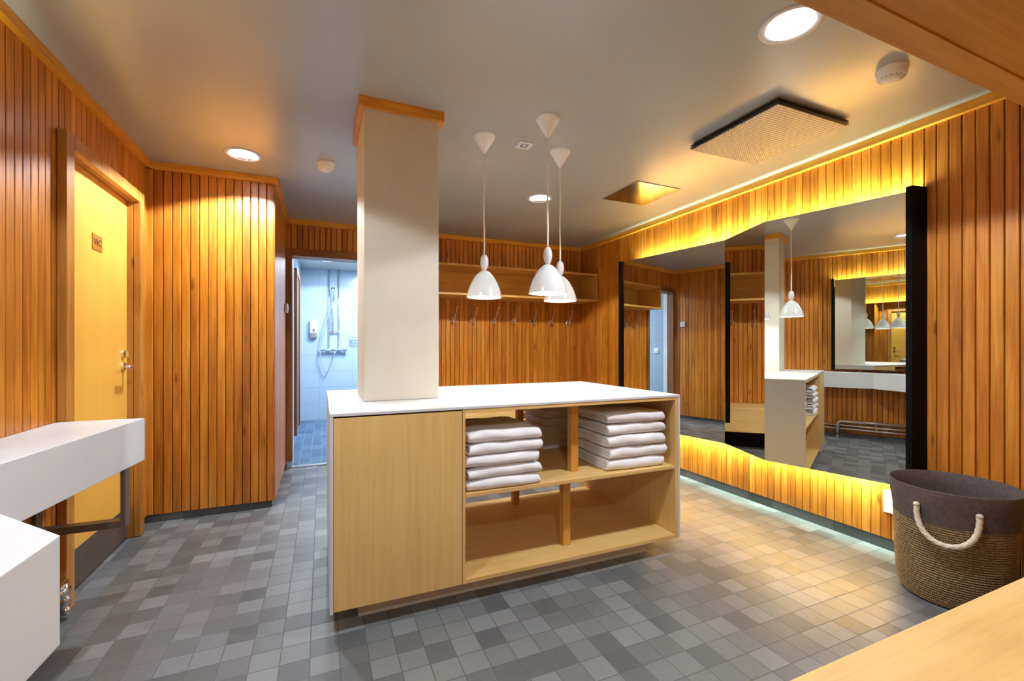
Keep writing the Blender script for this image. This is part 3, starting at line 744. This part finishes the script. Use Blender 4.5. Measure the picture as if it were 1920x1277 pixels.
# ------------------------------------------------------------------ coat hooks
hk = thing('coat_hook', 'x', 'coat hook', (0, YB, 1.5), group='chrome coat hooks on the back wall')
b = MB()
vs = []; n = 20
for y, r in ((-0.001, 0.020), (-0.006, 0.020), (-0.009, 0.016)):
    for i in range(n): a = 2 * PI * i / n; vs.append((r * math.cos(a), y, r * math.sin(a) * 1.25))
b.add(vs, [(k * n + i, k * n + (i + 1) % n, (k + 1) * n + (i + 1) % n, (k + 1) * n + i) for k in (0, 1) for i in range(n)] + [tuple(2 * n + i for i in range(n))])
b.build('back_plate', 'chrome', hk)
b = MB(); b.tube([(0, -0.008, 0.005), (0.001, -0.03, 0.012), (0.004, -0.052, 0.035), (0.010, -0.062, 0.068), (0.014, -0.075, 0.100)], 0.0042, 10); b.sphere((0.014, -0.076, 0.103), 0.0085, 14, 8)
b.build('upper_prong', 'chrome', hk)
b = MB(); b.tube([(0, -0.008, -0.008), (0, -0.028, -0.020), (0, -0.042, -0.018), (0, -0.048, 0.0)], 0.0045, 10); b.sphere((0, -0.048, 0.004), 0.0085, 14, 8)
b.build('lower_prong', 'chrome', hk)
hk.scale = (1.35, 1.35, 1.35)
hx_ = [0.868, 1.118, 1.368, 1.604, 1.857, 2.108, 2.355, 2.604, 2.854]
hl = ['chrome coat hook under the shelf\'s left end, seen only in the mirror', 'chrome coat hook hidden behind the column, second from the shelf\'s left end',
      'chrome coat hook just right of the square column', 'chrome coat hook second to the right of the square column, left of the first pendant',
      'coat hook third from the square column, right of the first pendant', 'chrome coat hook midway between the left pendant and the front pendant',
      'chrome coat hook just left of the front pendant', 'chrome coat hook second from the right wall, below the pair of overlapping pendants', 'chrome coat hook nearest the right wall corner']
for i, (x, lb) in enumerate(zip(hx_, hl)):
    if i == 0: hk.location = (x, YB, 1.497); hk['label'] = lb
    else: copy_tree(hk, (x, YB, 1.497), lb)

# ------------------------------------------------------------------ big zigzag mirror on the right wall
Z0M, Z1M = 0.415, 2.055
PM = [(2.815, 3.70), (2.985, 2.61), (2.80, 2.12), (2.978, 1.40)]
mr = thing('wall_mirror', 'wide zigzag mirror with black ends on the right wall, lit from behind', 'mirror', (XR, 2.55, 1.235))
def mloc(p): return (p[0] - XR, p[1] - 2.55)
def pane(P, Q, th, z0, z1, origin, root, flip=1, name='mirror_panel', mat=('mirror', 'black')):
    P = Vector(P); Q = Vector(Q); d = (Q - P).normalized(); n = Vector((d.y, -d.x)) * flip   # n = viewing side
    b = MB(); pts = [P, Q, Q - n * th, P - n * th]
    b.prism([(p.x - origin[0], p.y - origin[1]) for p in pts], z0 - origin[2], z1 - origin[2])
    b.mi = 0
    o = b.build(name, list(mat), root)
    nn = Vector((n.x, n.y, 0))
    for p in o.data.polygons: p.material_index = 0 if p.normal.dot(nn) > 0.99 else 1
    return o
for i in range(3): 
    o = pane(PM[i], PM[i + 1], 0.006, Z0M, Z1M, (XR, 2.55, 1.235), mr)
def endboard(P, Q, th, z0, z1, origin, root, mat='black'):
    P = Vector(P); Q = Vector(Q); d = (Q - P).normalized(); n = Vector((-d.y, d.x)) * th / 2
    b = MB(); b.prism([(p.x - origin[0], p.y - origin[1]) for p in (P + n, Q + n, Q - n, P - n)], z0 - origin[2], z1 - origin[2])
    b.build('end_board', mat, root)
endboard((2.945, 1.372), (XR - 0.0015, 1.355), 0.032, Z0M - 0.01, Z1M + 0.018, (XR, 2.55, 1.235), mr)
endboard((2.790, 3.722), (XR - 0.0015, 3.735), 0.034, Z0M - 0.005, Z1M + 0.006, (XR, 2.55, 1.235), mr)
# light strips behind its upper and lower edge
def led(x, y0, y1, z, up, root, org, pw, tilt, name='light_strip'):
    tilt = math.radians(tilt)
    b = MB(); b.box(x - 0.008 - org[0], x + 0.008 - org[0], y0 - org[1], y1 - org[1], z - org[2] - (0.008 if up else 0), z - org[2] + (0 if up else 0.008))
    b.build(name, 'glow_led', root)
    n = 4; step = (y1 - y0) / n
    for i in range(n):
        light('cove_lamp', 'AREA', (x - org[0], y0 + step * (i + 0.5) - org[1], z - org[2] + (0.004 if up else -0.004)), pw / n, LED, root,
              shape='RECTANGLE', size=0.016, size_y=step, rot=(PI if up else 0, tilt, 0))
led(XR - 0.046, 1.40, 3.68, 2.0, True, mr, (XR, 2.55, 1.235), P_LED_UP, 83)
led(XR - 0.046, 1.40, 3.68, 0.47, False, mr, (XR, 2.55, 1.235), P_LED_DN, -74)

# mirror over the left counter, seen in the big mirror
LM = [(-1.005, 1.93), (-0.84, 1.20), (-1.0, 0.98), (-0.85, 0.25)]
ml = thing('vanity_mirror', 'angled backlit mirror above the left counter, seen only in reflection', 'mirror', (XL, 1.1, 1.5))
for i in range(3): pane(LM[i], LM[i + 1], 0.006, 0.90, 2.075, (XL, 1.1, 1.5), ml, flip=-1)
endboard((XL + 0.0015, 1.95), (-0.985, 1.95), 0.03, 0.89, 2.09, (XL, 1.1, 1.5), ml)
endboard((XL + 0.0015, 0.235), (-0.84, 0.235), 0.03, 0.89, 2.09, (XL, 1.1, 1.5), ml)
led(XL + 0.040, 0.27, 1.92, 2.02, True, ml, (XL, 1.1, 1.5), P_LED_LEFT, -78)

# ------------------------------------------------------------------ white counter on the left
poly = [(-1.083, 2.603), (-0.765, 2.603), (-0.869, 1.53), (-0.43, 1.049), (-0.455, 0.2), (-1.083, 0.2)]
co = thing('wash_counter', 'thick white angular counter along the left wall, stepping out towards the viewer', 'counter', (-0.85, 1.5, 0.665))
MB().prism([(x + 0.85, y - 1.5) for x, y in poly], 0.0, 0.197).build('counter_slab', 'white', co, bevel=0.0025)
b = MB(); b.box(-0.800 + 0.85, -0.782 + 0.85, 2.43 - 1.5, 2.475 - 1.5, 0.415 - 0.665, -0.001)
b.box(-1.07 + 0.85, -0.8005 + 0.85, 2.43 - 1.5, 2.475 - 1.5, 0.415 - 0.665, 0.445 - 0.665)
b.box(-1.083 + 0.85, -1.0705 + 0.85, 2.43 - 1.5, 2.475 - 1.5, 0.40 - 0.665, -0.001)
b.build('support_bracket', 'bronze', co, bevel=0.001)

# heating pipes under the counter
hp_ = thing('heating_pipes', 'chrome heating pipes along the skirting under the white counter', 'pipes', (XL, 1.4, 0))
b = MB(); x = 0.06
b.tube([(x, 0.50, 0.0015), (x, 0.50, 0.17), (x, 0.488, 0.20), (x, 0.46, 0.213), (x, -1.15, 0.213)], 0.018, 16)
b.tube([(x, 0.50, 0.0015), (x, 0.50, 0.012)], 0.034, 20)
b.build('upper_pipe', 'chrome', hp_)
for z in (0.155, 0.11): MB().tube([(x - 0.02, 1.195, z), (x - 0.02, -1.15, z)], 0.013, 14).build('lower_pipe', 'chrome', hp_)
for y in (1.0, 0.1, -0.6):
    b = MB(); b.box(0.002, 0.012, y - 0.012, y + 0.012, 0.09, 0.24); b.box(0.012, 0.05, y - 0.004, y + 0.004, 0.10, 0.235)
    b.build('pipe_clip', 'steel', hp_)
b = MB()
b.tube([(0.04, 1.175, 0.155), (0.04, 1.175, 0.02)], 0.019, 14); b.sphere((0.048, 1.17, 0.082), 0.022, 18, 10); b.sphere((0.05, 1.172, 0.035), 0.019, 18, 10); b.tube([(0.04, 1.14, 0.12), (0.04, 1.195, 0.12)], 0.021, 16)
b.build('pipe_valve', 'chrome', hp_)

# ------------------------------------------------------------------ laundry basket
bk = thing('laundry_basket', 'round woven brown basket with dark fabric rim and rope handle by the right wall', 'basket', (2.80, 1.13, 0))
NR = 34; z1 = 0.385; prof = []
prof.append((0.0005, 0.004)); prof.append((0.15, 0.003)); 
def rad(z): return 0.180 + 0.030 * min(1, (z / 0.10)) ** 0.6 * 0.7 + 0.020 * (z / 0.54)
for k in range(NR):
    zc = 0.006 + (z1 - 0.006) * (k + 0.5) / NR; hh = (z1 - 0.006) / NR / 2
    for q in (-0.95, -0.5, 0, 0.5, 0.95): prof.append((rad(zc) + 0.0062 * math.sqrt(1 - q * q), zc + q * hh))
MB().lathe(prof, 96, fr=lambda a, z, j: 1 + 0.006 * math.sin(3 * a + z * 8)).build('woven_body', 'weave', bk)
def fr(a, z, j): return 1 + 0.010 * math.sin(2 * a + 1) * (z - 0.3) * 4 + 0.004 * math.sin(9 * a + z * 20)
pf = [(rad(z1) + 0.006, z1 - 0.004), (rad(z1) + 0.007, 0.41), (0.232, 0.47), (0.237, 0.535), (0.236, 0.540), (0.233, 0.539), (0.228, 0.47), (0.212, 0.30), (0.19, 0.08), (0.0005, 0.02)]
MB().lathe(pf, 72, fr=fr).build('fabric_rim', 'fabric', bk)
def handle(a0, a1):
    pts = []; n = 90
    for i in range(n + 1):
        t = i / n; a = math.radians(a0 + (a1 - a0) * (0.5 - 0.5 * math.cos(PI * t)) * 1.0)
        z = 0.460 - 0.155 * math.sin(PI * t) ** 0.75; r = rad(z) + 0.024 + 0.006 * math.sin(PI * t)
        if t < 0.02 or t > 0.98: r = 0.240
        pts.append((r * math.cos(a), r * math.sin(a), z))
    MB().tube(pts, 0.0105, 18, twist=lambda a, s_: 1 + 0.30 * abs(math.sin(1.5 * a + s_ * 110)) - 0.16).build('rope_handle', 'rope', bk)
    for aa in (a0, a1):
        a = math.radians(aa); c, s_ = math.cos(a), math.sin(a)
        MB().sphere((0.242 * c, 0.242 * s_, 0.461), 0.0125, 16, 8, 0.9).build('rope_knot', 'rope', bk)
handle(172, 222)
handle(-8, 42)
